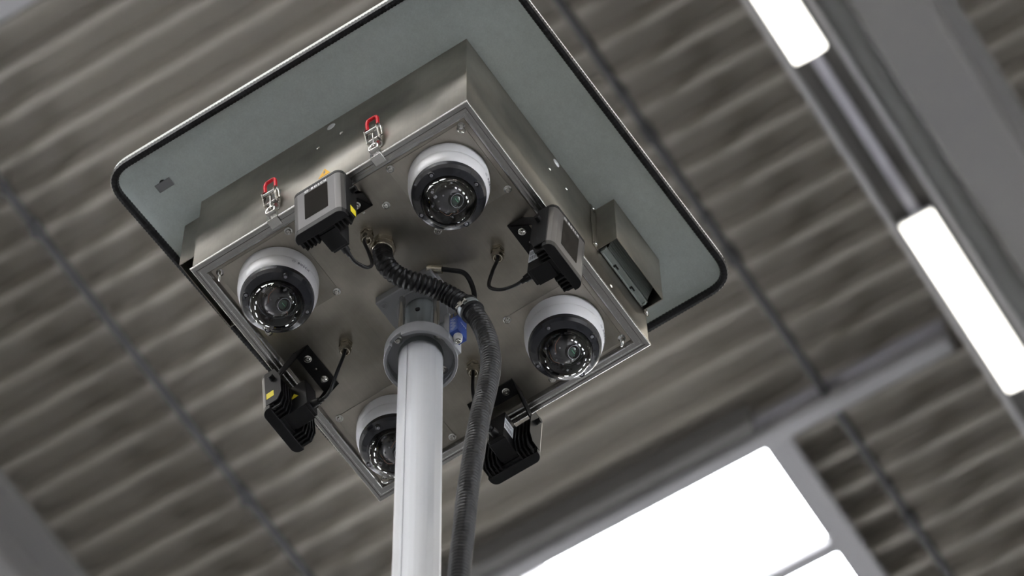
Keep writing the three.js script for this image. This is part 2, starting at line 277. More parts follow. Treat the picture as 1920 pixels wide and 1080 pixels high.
// ---------------------------------------------------------------- steel housing
let screwOf; const S = 0.3, D = 0.2976, PY = 0.009, housing = thing('equipment_housing', 'square brushed steel equipment housing on top of the mast', 'housing');
{
  const t = 0.002, h = 0.268, b = 0.003;
  part('side_panel', metres(box(-S, S, b, h, D - t, D)), M.steel, housing);
  part('side_panel', metres(box(S - t, S, b, h, -D, D - t)), M.steel, housing);
  part('side_panel', metres(box(-S + t, S - t, b, h, -D, -D + t)), M.steel, housing);
  part('side_panel', metres(box(-S, -S + t, b, h, -D, D - t)), M.steel, housing);
  part('bottom_plate', metres(box(-S + 0.01, S - 0.01, PY, PY + 0.002, -D + 0.01, D - 0.01)), M.steel, housing);
  // folded rim of the bottom lid
  const loop = (d, y) => [[-S + d, y, D - d], [S - d, y, D - d], [S - d, y, -D + d], [-S + d, y, -D + d]];
  const prof = [[0.001, 0.0085], [-0.0018, 0.008], [-0.003, 0.0062], [-0.0034, 0.004], [-0.003, 0.0018], [-0.0018, 0.0003], [0, 0], [0.0045, 0], [0.005, 0.0015], [0.0065, 0.0015], [0.007, 0], [0.0095, -0.0012], [0.0125, -0.0026], [0.0155, -0.0032], [0.0183, -0.0028], [0.0205, -0.0012], [0.022, 0.0016], [0.0228, 0.005], [0.0235, PY]];
  part('lid_rim', metres(creased(quads(prof.map(([d, y]) => loop(d, y))), 0.6)), M.rim, housing);
  // socket head screws
  const head = creased(lathe([[0.0001, -0.0018], [0.0022, -0.0018], [0.0022, -0.0038], [0.0034, -0.0038], [0.0048, -0.0022], [0.0052, 0]], 18), 0.5), washer = lathe([[0.005, -0.0012], [0.0072, -0.0012], [0.0074, 0]], 20);
  const screwShape = merge([head, washer]);
  const screw = (x, z, parent = housing, y = PY) => { const o = part('screw', screwShape, M.bright, parent); o.position.set(x, y, z); return o; };
  screw(0.0635, 0.206); const hole = part('rivet', lathe([[0.0001, -0.001], [0.002, -0.001], [0.0028, 0]], 12), M.bright, housing); hole.position.set(0.0215, PY, 0.216);
  screwOf = screwShape;
  // ring bolts in the corners
  const base = merge([lathe([[0.0001, -0.006], [0.004, -0.006], [0.0045, -0.003], [0.007, -0.0025], [0.0075, 0]], 20)]);
  [[-1, 1, 2.3], [1, 1, 0.9], [1, -1, 2.4], [-1, -1, 0.75]].forEach(([sx, sz, a], i) => { const o = holder('ring_bolt', housing); part('bolt', base, M.bright, o);
    const ring = new THREE.TorusGeometry(0.0088, 0.0019, 10, 28); ring.scale(0.8, 1.2, 1.1); ring.translate(0, -0.0145, 0); part('ring', ring, M.bright, o).rotation.y = a; o.position.set(sx * 0.264, PY, sz * 0.262); });
  // cable glands
  const hex = (r, y0, y1) => creased(new THREE.CylinderGeometry(r, r, y1 - y0, 6).translate(0, (y0 + y1) / 2, 0), 0.3);
  const gland = (s) => [hex(0.0128 * s, -0.008 * s, 0), lathe([[0.0102 * s, -0.008 * s], [0.0102 * s, -0.012 * s], [0.0118 * s, -0.0125 * s]], 24), hex(0.0124 * s, -0.021 * s, -0.012 * s), creased(lathe([[0.0116 * s, -0.02 * s], [0.0112 * s, -0.026 * s], [0.0086 * s, -0.031 * s], [0.007 * s, -0.031 * s], [0.0066 * s, -0.022 * s], [0.0001, -0.022 * s]], 24), 0.6)];
  const gs = merge(gland(1)); for (const [x, z] of [[0.0035, 0.18], [0.178, 0.018], [-0.161, 0.013], [0.007, -0.156]]) { const o = part('cable_gland', gs, M.nickel, housing, 'nickel plated cable gland'); o.position.set(x, PY, z); o.rotation.y = x * 9 + 0.3; }
  // vent hoods on the two side faces
  const hood = (turn, out, z0, z1) => { const o = holder('vent_hood', housing, 'sheet steel rain hood over a slotted filter'); o.rotation.y = turn;   // built on the +x face
    const x0 = S + 0.0005, x1 = S + out, y0 = 0.113, y1 = 0.267, q = 0.0015;
    part('hood_shell', metres(merge([box(x1 - q, x1, y0, y1, z0, z1), box(x0, x1 - q, y0, y1, z1 - q, z1), box(x0, x1 - q, y0, y1, z0, z0 + q)])), M.steel, o);
    part('flange', metres(box(x0, x0 + q, y0 - 0.006, y1, z1, z1 + 0.016)), M.steel, o); part('flange', metres(box(x0, x0 + q, y0 - 0.006, y1, z0 - 0.012, z0)), M.steel, o);
    const sc = (y, z) => { const m = part('screw', screwShape, M.bright, o); m.rotation.z = PI / 2; m.position.set(x0 + q, y, z); };
    sc(y0 + 0.002, z1 + 0.009); sc(y1 - 0.012, z1 + 0.009); sc(y0 + 0.0, z0 - 0.007);
    part('filter_frame', [box(x0 + 0.0005, x0 + 0.015, y0 + 0.004, y0 + 0.012, z0 + 0.008, z1 - 0.008, 0.0015), box(x0 + 0.001, x0 + 0.0042, y0 + 0.0005, y0 + 0.005, z0 + 0.008, z1 - 0.008, 0.0008), box(x0 + 0.001, x0 + 0.012, y0 + 0.0005, y0 + 0.005, z1 - 0.013, z1 - 0.0085, 0.0008), box(x0 + 0.001, x0 + 0.012, y0 + 0.0005, y0 + 0.005, z0 + 0.0085, z0 + 0.013, 0.0008)], M.filter, o, 'pale grey plastic filter frame');
    for (const zc of [z1 - 0.05, z1 - 0.105]) part('clip', [box(x0 + 0.004, x0 + 0.0095, y0 + 0.0008, y0 + 0.0045, zc, zc + 0.0028), box(x0 + 0.0072, x0 + 0.0095, y0 + 0.0008, y0 + 0.0045, zc - 0.008, zc)], M.cavity, o);
    for (let k = 0; k < 8; k++) { const s = part('slat', box(-0.0006, 0.0006, 0, 0.022, z0 + 0.012, z1 - 0.012), M.filter, o); s.position.set(x0 + 0.0165 + k * 0.0024, y0 + 0.008 + k * 0.0055, 0); s.rotation.z = -0.35; }
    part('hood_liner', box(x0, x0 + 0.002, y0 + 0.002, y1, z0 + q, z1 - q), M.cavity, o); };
  hood(0, 0.0435, -0.288, -0.131); hood(PI, 0.056, -0.274, -0.114);
  // rivets and plugs in the two near faces
  const bump = lathe([[0.0001, 0.0022], [0.0022, 0.0018], [0.0036, 0.0008], [0.004, 0]], 16), plugG = lathe([[0.0001, 0.0015], [0.0075, 0.0015], [0.0085, 0.0008], [0.009, 0]], 24);
  for (const [x, y] of [[0.0227, 0.194], [-0.0286, 0.1904]]) { const o = part('rivet', bump, M.bright, housing); o.rotation.x = PI / 2; o.position.set(x, y, D); }
  for (const [z, y] of [[0.0241, 0.187], [-0.0318, 0.197], [-0.1735, 0.038]]) { const o = part('rivet', bump, M.bright, housing); o.rotation.z = -PI / 2; o.position.set(S, y, z); }
  const p1 = part('plug', plugG, M.shell, housing, 'white round plug'); p1.rotation.x = PI / 2; p1.position.set(-0.002, 0.247, D); const p2 = part('plug', plugG, M.shell, housing, 'white round plug'); p2.rotation.z = -PI / 2; p2.position.set(S, 0.25, 0);
  // warning sticker
  const tri = holder('warning_sticker', housing, 'yellow triangular warning sticker'); part('sticker', prism([[-0.021, -0.018], [0.021, -0.018], [0, 0.019]], 0.0004), M.amber, tri);
  part('mark', [prism([[-0.002, 0.009], [0.003, 0.009], [0.001, 0.001], [0.004, 0.001], [-0.002, -0.011], [-0.0005, -0.002], [-0.0035, -0.002]], 0.0002).translate(0, -0.002, 0.0005)], M.print, tri); tri.position.set(-0.0095, 0.07, D + 0.0003); tri.scale.set(0.62, 0.75, 1);
  // toggle latches
  const latch = (x) => { const o = holder('toggle_latch', housing, 'chrome toggle latch with red handle'); o.position.set(x, 0.004, D); o.scale.set(0.92, 0.82, 1);
    part('catch', [box(-0.0125, 0.0125, -0.009, -0.0065, -0.013, 0.0062, 0.0012), box(-0.0125, 0.0125, -0.008, 0.016, 0.0042, 0.0062, 0.0009), rod([-0.011, 0.017, 0.008], [0.011, 0.017, 0.008], 0.0042, 0.0042, 14)], M.bright, o);
    part('base_plate', [box(-0.013, 0.013, 0.034, 0.125, 0.0003, 0.0022, 0.0007), box(-0.0125, -0.0105, 0.05, 0.1, 0.002, 0.016), box(0.0105, 0.0125, 0.05, 0.1, 0.002, 0.016)], M.bright, o);
    part('draw_bolt', [rod([0, 0.098, 0.017], [0, 0.026, 0.011], 0.0026, 0.0026, 12), tube([[-0.009, 0.012, 0.011], [-0.0095, 0.025, 0.0125], [-0.003, 0.033, 0.0125], [0.003, 0.033, 0.0125], [0.0095, 0.025, 0.0125], [0.009, 0.012, 0.011]], 0.0022, 24, 8)], M.bright, o);
    part('lever', [prism([[0, 0.058], [0.012, 0.05], [0.024, 0.085], [0.018, 0.112], [0.01, 0.112]].map(([z, y]) => [-z, y]), 0.0018).rotateY(PI / 2).translate(-0.0152, 0, 0.002), prism([[0, 0.058], [0.012, 0.05], [0.024, 0.085], [0.018, 0.112], [0.01, 0.112]].map(([z, y]) => [-z, y]), 0.0018).rotateY(PI / 2).translate(0.0134, 0, 0.002), rod([-0.0155, 0.086, 0.02], [0.0155, 0.086, 0.02], 0.0035, 0.0035, 12), rod([-0.017, 0.06, 0.01], [0.017, 0.06, 0.01], 0.004, 0.004, 12)], M.bright, o);
    part('side_loop', tube([[0.018, 0.066, 0.01], [0.0185, 0.09, 0.016], [0.0165, 0.104, 0.017], [0.0145, 0.09, 0.018]], 0.0016, 20, 8), M.bright, o);
    part('handle', tube([[-0.012, 0.104, 0.017], [-0.012, 0.136, 0.02], [-0.009, 0.1425, 0.0205], [0, 0.143, 0.0205], [0.009, 0.1425, 0.0205], [0.012, 0.136, 0.02], [0.012, 0.104, 0.017]], 0.0036, 40, 10), M.red, o, 'red rubber coated handle'); };
  latch(0.1075); latch(-0.1185);
}

// ---------------------------------------------------------------- lettering
const font = await new FontLoader().loadAsync('fonts/droid/droid_sans_bold.typeface.json');
// the maker's word mark with its round emblem, as flat raised print in the x-y plane, centred
const glyph = {};
const letter = (c, size) => glyph[c + size] ??= (() => { const g = new TextGeometry(c, { font, size, depth: 0.0003, curveSegments: 3, bevelEnabled: false }); g.computeBoundingBox(); return { g, w: g.boundingBox.max.x }; })();
function wordmark(size, place) {                  // place(x) returns the matrix that carries a letter standing at x
  const out = []; let x = 0; const items = [];
  for (const c of 'BOSCH') { const l = letter(c, size); items.push([l.g, x]); x += l.w + size * 0.22; }
  const emb = [new THREE.RingGeometry(size * 0.52, size * 0.64, 20), new THREE.PlaneGeometry(size * 0.12, size * 0.62).translate(-size * 0.24, 0, 0), new THREE.PlaneGeometry(size * 0.12, size * 0.62).translate(size * 0.24, 0, 0), new THREE.PlaneGeometry(size * 0.5, size * 0.12)].map((g) => g.translate(size * 0.6, size * 0.5, 0.0003));
  const shift = size * 2.0, total = x + shift;
  for (const g of emb) { const q = flat(g.clone()); q.applyMatrix4(place(-total / 2)); out.push(q); }
  for (const [g, lx] of items) { const q = flat(g.clone()); q.applyMatrix4(place(lx + shift - total / 2)); out.push(q); }
  return out; }

// ---------------------------------------------------------------- dome cameras
const dome = (() => {
  const G = {};
  G.plate = metres(merge([box(-0.081, 0.081, -0.0014, 0, -0.081, 0.081, 0.0006)]));
  G.base = creased(lathe([[0.02, -0.0014], [0.0725, -0.0014], [0.0735, -0.003], [0.0735, -0.028], [0.0728, -0.0325]], 96), 0.5);
  G.cover = creased(lathe([[0.0728, -0.033], [0.0734, -0.0345], [0.0728, -0.041], [0.0712, -0.0495], [0.0688, -0.0575], [0.066, -0.0605]], 96), 0.5);
  G.bezel = creased(lathe([[0.066, -0.0585], [0.0672, -0.0615], [0.0664, -0.071], [0.0625, -0.078], [0.059, -0.0805], [0.0535, -0.083], [0.0505, -0.0855], [0.0492, -0.0845], [0.0492, -0.076]], 96), 0.35);
  const ear = []; for (let k = 0; k < 4; k++) { const g = lathe([[0.0001, -0.0822], [0.0052, -0.0822], [0.0062, -0.0812], [0.0062, -0.07]], 20); const a = k * PI / 2 + 0.35; g.translate(0.0572 * Math.cos(a), 0, 0.0572 * Math.sin(a)); ear.push(g); }
  G.bezel = merge([G.bezel, ...ear]);
  const pts = []; for (let k = 0; k <= 24; k++) { const a = k / 24 * PI / 2; pts.push([Math.max(0.0001, 0.0488 * Math.cos(a)), -0.085 - 0.0468 * Math.sin(a)]); } pts.unshift([0.0488, -0.078]);
  G.bubble = lathe(pts, 72);
  G.well = creased(lathe([[0.0492, -0.078], [0.0488, -0.05], [0.044, -0.045], [0.0001, -0.045]], 48), 0.5);
  G.screw = creased(lathe([[0.0001, -0.0012], [0.0014, -0.0012], [0.0014, -0.0024], [0.0024, -0.0024], [0.003, -0.0012], [0.003, 0]], 14), 0.5);
  return G;
})();
function domeCamera(x, z, textAngle, label, seedAt) {
  const o = thing('dome_camera', label, 'camera', [x, Y0 + PY, z]);
  part('mounting_plate', dome.plate, M.steel, o);
  for (const [sx, sz] of [[-1, -1], [-1, 1], [1, -1], [1, 1]]) { if (sx === Math.sign(x) && sz === Math.sign(z)) continue; const s = part('screw', screwOf, M.bright, o); s.position.set(sx * 0.0755, -0.0014, sz * 0.0755); }
  part('base_ring', dome.base, M.white, o); part('cover', dome.cover, M.white, o);
  const bz = part('bezel', dome.bezel, M.bezel, o, 'glossy black bezel ring'); bz.rotation.y = -textAngle;
  for (let k = 0; k < 4; k++) { const a = k * PI / 2 + 0.35 + textAngle, s = part('screw', dome.screw, M.ballLight, bz); s.scale.y = 0.35; s.position.set(0.0572 * Math.cos(k * PI / 2 + 0.35), -0.0822, 0.0572 * Math.sin(k * PI / 2 + 0.35)); }
  part('inner_well', dome.well, M.cavity, o);
  // camera module behind the bubble
  const m = holder('camera_module', o, 'dark lens module behind the clear bubble'); m.position.y = -0.074;
  seed = seedAt; const tiltA = rnd() * 6.28, tilt = 0.35 + 0.25 * rnd();
  const aim = new THREE.Euler(Math.cos(tiltA) * tilt, 0, Math.sin(tiltA) * tilt);
  const put = (mesh) => { mesh.rotation.copy(aim); return mesh; };
  put(part('ball', [new THREE.SphereGeometry(0.027, 32, 20)], M.ball, m));
  put(part('lens_barrel', creased(lathe([[0.0132, -0.02], [0.0132, -0.0325], [0.0118, -0.0335], [0.0105, -0.0318], [0.0082, -0.0285]], 32), 0.5), M.bezel, m));
  put(part('lens_ring', new THREE.TorusGeometry(0.0124, 0.0006, 8, 36).rotateX(PI / 2).translate(0, -0.0334, 0), M.ballLight, m));
  put(part('lens', lathe([[0.0095, -0.029], [0.007, -0.0302], [0.0035, -0.031], [0.0001, -0.0312]], 32), M.lensGlass, m));
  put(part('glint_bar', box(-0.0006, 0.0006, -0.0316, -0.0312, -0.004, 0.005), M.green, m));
  // yoke, gears, wires and emitters around the ball
  const bits = [], light = [], cop = [];
  for (let k = 0; k < 26; k++) { const a = rnd() * 6.28, r = 0.026 + rnd() * 0.015, y = 0.004 - rnd() * 0.022, s = 0.0012 + rnd() * 0.0024, b = rnd() < 0.5 ? new THREE.BoxGeometry(s * 2, s, s * 1.4) : new THREE.CylinderGeometry(s, s, s * 1.3, 10); b.rotateX(rnd() * 3).rotateZ(rnd() * 3).translate(r * Math.cos(a), y, r * Math.sin(a)); (k % 5 === 0 ? light : bits).push(b); }
  for (let k = 0; k < 8; k++) { const a = tiltA + k * 0.785; light.push(new THREE.CylinderGeometry(0.0016, 0.0016, 0.002, 10).translate(0.0185 * Math.cos(a), -0.0215, 0.0185 * Math.sin(a))); }
  for (let k = 0; k < 2; k++) { const a = rnd() * 6.28; cop.push(tube([[0.03 * Math.cos(a), -0.002, 0.03 * Math.sin(a)], [0.026 * Math.cos(a + 0.5), -0.018, 0.026 * Math.sin(a + 0.5)], [0.018 * Math.cos(a + 0.9), -0.0255, 0.018 * Math.sin(a + 0.9)]], 0.00045, 14, 6)); }
  part('yoke', [new THREE.TorusGeometry(0.0345, 0.0022, 8, 48).rotateX(PI / 2), ...bits], M.bezel, m); part('fittings', light, M.ballLight, m); part('wires', cop, M.copper, m);
  part('bubble', dome.bubble, M.bubble, o, 'clear polycarbonate bubble');
  // print on the conical cover
  const mk = wordmark(0.0052, (lx) => { const a = textAngle - lx / 0.0718, R = 0.07262, e = new THREE.Matrix4();
    const out = V(Math.cos(a), -0.2, Math.sin(a)).normalize(), right = V(Math.sin(a), 0, -Math.cos(a)), up = out.clone().cross(right).normalize();
    e.makeBasis(right, up, out); e.setPosition(R * Math.cos(a), -0.0465, R * Math.sin(a)); return e; });
  part('lettering', mk, M.print, o);
  return o;
}
domeCamera(-0.187, 0.187, 0.32, 'white dome camera with black bezel between the two illuminators that carry yellow stickers', 5);
domeCamera(0.187, 0.187, -0.38, 'white dome camera with black bezel in the corner between the two grey-faced illuminators', 17);
domeCamera(0.187, -0.187, -0.38, 'white dome camera with black bezel between the two illuminators that carry white labels', 29);
domeCamera(-0.187, -0.187, -0.38, 'white dome camera half hidden behind the pale mast tube', 43);

// ---------------------------------------------------------------- infrared illuminators
const lit = (() => {
  const G = {}, W = 0.053, H = 0.062;
  // front shell: flat face with rounded upright edges, seen from above as a profile in x-z
  const prof = () => { const s = new THREE.Shape(); s.moveTo(-W, -0.018); s.lineTo(-W, -0.014); s.absarc(-W + 0.014, -0.014, 0.014, PI, PI / 2, true); s.lineTo(W - 0.014, 0); s.absarc(W - 0.014, -0.014, 0.014, PI / 2, 0, true); s.lineTo(W, -0.018); return s; };
  const ext = (y0, y1) => { const g = new THREE.ExtrudeGeometry(prof(), { depth: y1 - y0, bevelEnabled: true, bevelThickness: 0.0006, bevelSize: 0.0006, bevelSegments: 1, curveSegments: 10 }); g.rotateX(PI / 2); g.translate(0, y1, 0); return creased(g, 0.5); };
  G.face = ext(-H + 0.001, H - 0.008);
  G.caps = [ext(-H - 0.012, -H), ext(H - 0.006, H)];
  G.core = box(-W + 0.002, W - 0.002, -H - 0.004, H - 0.004, -0.024, -0.016);
  // cooling fins: chevron plates
  const fin = prism([[0.016, -H - 0.0105], [0.016, H - 0.006], [0.03, H - 0.006], [0.046, 0.012], [0.046, -0.045], [0.038, -H - 0.0105]], 0.003); fin.rotateY(PI / 2); fin.translate(0, 0, 0); G.fin = fin;   // lies in the y-z plane, backwards along -z
  const side = prism([[0.012, -H], [0.012, H - 0.002], [0.034, H - 0.002], [0.046, 0.02], [0.046, -0.04], [0.036, -H]], 0.0018); side.rotateY(PI / 2); G.side = side;
  G.box = merge([box(-0.0165, 0.0165, -0.062, 0.03, -0.076, -0.018, 0.0015), box(-0.0175, 0.0175, -0.0645, -0.0615, -0.07, -0.03, 0.0008)]);
  G.window = (() => { const s = new THREE.Shape(), w = 0.0248, b = -0.0405, t = 0.042, r = 0.0025; s.moveTo(-w + r, b); s.lineTo(w - r, b); s.quadraticCurveTo(w, b, w, b + r); s.lineTo(w, t - r); s.quadraticCurveTo(w, t, w - r, t); s.lineTo(-w + r, t); s.quadraticCurveTo(-w, t, -w, t - r); s.lineTo(-w, b + r); s.quadraticCurveTo(-w, b, -w + r, b); return new THREE.ExtrudeGeometry(s, { depth: 0.001, bevelEnabled: false }); })();
  G.bolt = creased(rod([0, 0, 0], [0.011, 0, 0], 0.0056, 0.0056, 18), 0.5);
  G.socket = lathe([[0.0001, 0], [0.003, 0], [0.003, -0.003], [0.0042, -0.003], [0.0046, -0.002]], 6);
  return G;
})();
function illuminator(turn, label, extras) {
  const [px, pz] = [0.2365 * Math.sin(turn) - (turn ? 0 : 0.0055), 0.2365 * Math.cos(turn)];
  const o = thing('infrared_illuminator', label, 'lamp', [px, Y0 + PY, pz], turn);
  // bracket: foot on the housing, two tapering arms
  const arm = (x) => prism([[0.0165, 0], [-0.0165, 0], [-0.0165, -0.006], [-0.05, -0.068], [-0.056, -0.078], [-0.066, -0.078], [-0.068, -0.062], [-0.036, -0.022], [-0.0165, -0.004]].map(([z, y]) => [z, y]).reverse(), 0.0025).rotateY(PI / 2).translate(x, 0, 0);
  const b = part('bracket', [box(-0.05, 0.05, -0.003, 0, -0.0165, 0.0165, 0.001), arm(-0.05), arm(0.0475)], M.black, o, 'black sheet steel bracket');
  for (const x of [-0.026, 0.026]) { const s = part('screw', screwOf, M.bright, b); s.position.set(x, -0.003, 0); }
  const pin = part('rivet', lathe([[0.0001, -0.0008], [0.0018, -0.0006], [0.0022, 0]], 10), M.bright, b); pin.position.set(0, -0.003, 0);
  // tilted lamp head
  const head = holder('lamp_head', o); head.position.set(0, -0.0885, 0.083); head.rotation.x = 0.095;
  part('front_shell', lit.face, M.face, head, 'brushed dark grey front shell'); for (const c of lit.caps) part('end_cap', c, M.black, head); part('core', lit.core, M.black, head);
  part('lens_window', lit.window, M.window, head, 'dark infrared window');
  for (const s of [-1, 1]) for (let k = 0; k < 4; k++) part('cooling_fin', lit.fin, M.black, head).position.x = s * (0.0215 + k * 0.0082) - 0.0015;
  for (const s of [-1, 1]) { part('side_plate', lit.side, M.black, head).position.x = s * 0.0535 - 0.0009; const k = part('bolt', lit.bolt, M.black, head); k.scale.x = s; k.position.set(s * 0.054, 0.022, -0.03); }
  part('driver_box', lit.box, M.black, head);
  part('plug', [rod([0, -0.045, -0.074], [0, -0.05, -0.092], 0.0085, 0.007, 14), rod([0, -0.05, -0.092], [0, -0.0525, -0.1], 0.005, 0.0042, 12)], M.black, head);
  part('lettering', wordmark(0.0066, (x) => new THREE.Matrix4().makeTranslation(x, 0.0455, 0.0009)), M.printWhite, head, 'white maker lettering');
  extras(o, head);
  return o;
}
const sticker = (head, name, x, y, z, w, h, m, axis, label) => { const g = axis === 'x' ? box(-0.0002, 0.0002, -h / 2, h / 2, -w / 2, w / 2) : box(-w / 2, w / 2, -h / 2, h / 2, -0.0002, 0.0002); const s = part(name, g, m, head, label); s.position.set(x, y, z); return s; };
const barcode = (head, sx) => { const s = sticker(head, 'type_label', sx * 0.0168, -0.012, -0.061, 0.028, 0.04, M.paper, 'x', 'white type label with bar code'), g = []; for (let k = 0; k < 13; k++) g.push(box(-0.0001, 0.0001, -0.014, -0.002, -0.012 + k * 0.0018, -0.012 + k * 0.0018 + 0.0006 + 0.0007 * ((k * 7) % 3 === 0)));
  for (let k = 0; k < 4; k++) g.push(box(-0.0001, 0.0001, 0.003 + k * 0.003, 0.0042 + k * 0.003, -0.012, 0.004 + 0.003 * (k % 3))); part('print', g, M.print, s).position.x = sx * 0.0003; };
const lead = (o, pts) => part('cable', tube(pts, 0.0034, 60, 10), M.rubber, o, 'thin black lead to its gland');
illuminator(0, 'infrared illuminator with grey face beside the red-handled latches, yellow sticker on its side', (o, h) => {
  sticker(h, 'sticker', 0.0547, -0.042, -0.033, 0.016, 0.02, M.yellow, 'x', 'yellow square sticker');
  lead(o, [[0, -0.1295, -0.0195], [0.0035, -0.14, -0.033], [0.012, -0.139, -0.053], [0.016, -0.115, -0.066], [0.011, -0.07, -0.062], [0.0035, -0.03, -0.0565], [0.0035, -0.02, -0.0565]]); });
illuminator(PI / 2, 'infrared illuminator with brownish grey face hanging beside the slotted filter hood', (o, h) => { barcode(h, -1); barcode(h, 1);
  lead(o, [[0, -0.1295, -0.0195], [-0.004, -0.138, -0.033], [-0.012, -0.141, -0.056], [-0.02, -0.125, -0.075], [-0.021, -0.075, -0.068], [-0.018, -0.035, -0.0585], [-0.018, -0.02, -0.0585]]); });
illuminator(-PI / 2, 'infrared illuminator seen from behind with yellow stickers, hanging below the plain housing edge', (o, h) => {
  sticker(h, 'sticker', 0.0547, -0.03, -0.022, 0.016, 0.02, M.yellow, 'x', 'yellow square sticker');
  sticker(h, 'sticker', -0.0547, -0.03, -0.022, 0.016, 0.02, M.yellow, 'x', 'yellow square sticker');
  const t = part('warning_mark', prism([[-0.009, -0.007], [0.009, -0.007], [0, 0.009]], 0.0003), M.yellow, h); t.rotation.y = PI / 2; t.position.set(0.0168, -0.01, -0.05);
  lead(o, [[0, -0.1295, -0.0195], [0.002, -0.132, -0.029], [0.006, -0.122, -0.043], [0.012, -0.09, -0.058], [0.013, -0.045, -0.072], [0.013, -0.02, -0.0755]]); });
illuminator(PI, 'infrared illuminator seen from behind, black finned, with white label beside the corrugated hose', (o, h) => { barcode(h, 1); barcode(h, -1);
  lead(o, [[0, -0.1295, -0.0195], [0.002, -0.13, -0.031], [0.004, -0.115, -0.05], [0.0, -0.085, -0.07], [-0.006, -0.045, -0.08], [-0.007, -0.02, -0.0805]]); });

// ---------------------------------------------------------------- mast
{
  const o = thing('telescopic_mast', 'pale grey mast tube carrying the camera housing', 'mast');
  const shape = (r) => { const s = new THREE.Shape(), n = 96, g0 = PI / 2 + 0.02; for (let k = 0; k <= n; k++) { const a = g0 + 0.045 + (2 * PI - 0.09) * k / n; s[k ? 'lineTo' : 'moveTo'](r * Math.cos(a), -r * Math.sin(a)); }
    for (const [da, f] of [[-0.043, 0.955], [0.043, 0.955]]) s.lineTo(r * f * Math.cos(g0 + da), -r * f * Math.sin(g0 + da)); return s; };
  const tubeSec = (r, y0, y1) => { const g = new THREE.ExtrudeGeometry(shape(r), { depth: y1 - y0, bevelEnabled: false, curveSegments: 4 }); g.rotateX(-PI / 2); g.translate(0, y0, 0); return creased(g, 0.4); };
  part('pole', tubeSec(0.0396, -3.2, -0.178), M.pole, o); part('lower_pole', tubeSec(0.05, -Y0 + 0.06, -3.2), M.pole, o);
  part('pole_clamp', lathe([[0.051, -3.25], [0.062, -3.25], [0.062, -3.18], [0.041, -3.175]], 48), M.collar, o);
  part('foot', [box(-0.35, 0.35, -Y0, -Y0 + 0.04, -0.35, 0.35, 0.01), lathe([[0.12, -Y0 + 0.04], [0.12, -Y0 + 0.06], [0.07, -Y0 + 0.25], [0.051, -Y0 + 0.25]], 40)], M.collar, o);
  part('pole_band', creased(lathe([[0.0385, -0.15], [0.0402, -0.152], [0.0402, -0.186], [0.0397, -0.188]], 64), 0.5), M.mastTop, o);
  part('inner_tube', [creased(lathe([[0.027, -0.16], [0.027, -0.06], [0.03, -0.05], [0.03, PY]], 48), 0.5)], M.mastTop, o);
  const hole = part('tube_bore', rod([0, -0.055, 0], [0, -0.055, 0.0305], 0.0045, 0.0045, 16), M.cavity, o); hole.rotation.y = 0.35;
  const fl = part('flange_plate', [box(-0.0615, 0.0615, -0.014, PY, -0.0615, 0.0615, 0.003), creased(lathe([[0.048, -0.0145], [0.046, -0.018], [0.031, -0.018]], 48), 0.4)], M.collar, o);
  for (const [a, b] of [[-1, -1], [-1, 1], [1, -1], [1, 1]]) { const s = part('screw', screwOf, M.collar, fl); s.position.set(a * 0.05, -0.014, b * 0.05); s.scale.setScalar(1.15); }
  for (let k = 0; k < 4; k++) { const a = k * PI / 2 + 0.32; part('spacer_rod', rod([0.044 * Math.cos(a), -0.168, 0.044 * Math.sin(a)], [0.044 * Math.cos(a), -0.01, 0.044 * Math.sin(a)], 0.0062, 0.0062, 20), M.bright, o); }
  // cup shaped collar with two notches in its rim
  const ring = (r0, r1, y0, y1, a0, a1) => { const s = new THREE.Shape(); s.absarc(0, 0, r1, a0, a1, false); s.absarc(0, 0, r0, a1, a0, true); const g = new THREE.ExtrudeGeometry(s, { depth: y1 - y0, bevelEnabled: true, bevelThickness: 0.0006, bevelSize: 0.0006, bevelSegments: 1, curveSegments: 64 }); g.rotateX(-PI / 2); g.translate(0, y0, 0); return creased(g, 0.5); };
  const cl = part('collar', [ring(0.0602, 0.0654, -0.186, -0.165, 0, 2 * PI), ring(0.0608, 0.0654, -0.197, -0.186, -1.52, 0.25 - 1.1 + 2 * PI - 2.6), ring(0.0608, 0.0654, -0.197, -0.186, 2.86, 4.3), ring(0.038, 0.0612, -0.171, -0.166, 0, 2 * PI)], M.collar, o);
  for (let k = 0; k < 4; k++) { const a = k * PI / 2 + 0.32, s = part('screw', screwOf, M.bright, cl); s.position.set(0.0505 * Math.cos(a), -0.171, 0.0505 * Math.sin(a)); s.scale.setScalar(1.1); }
}

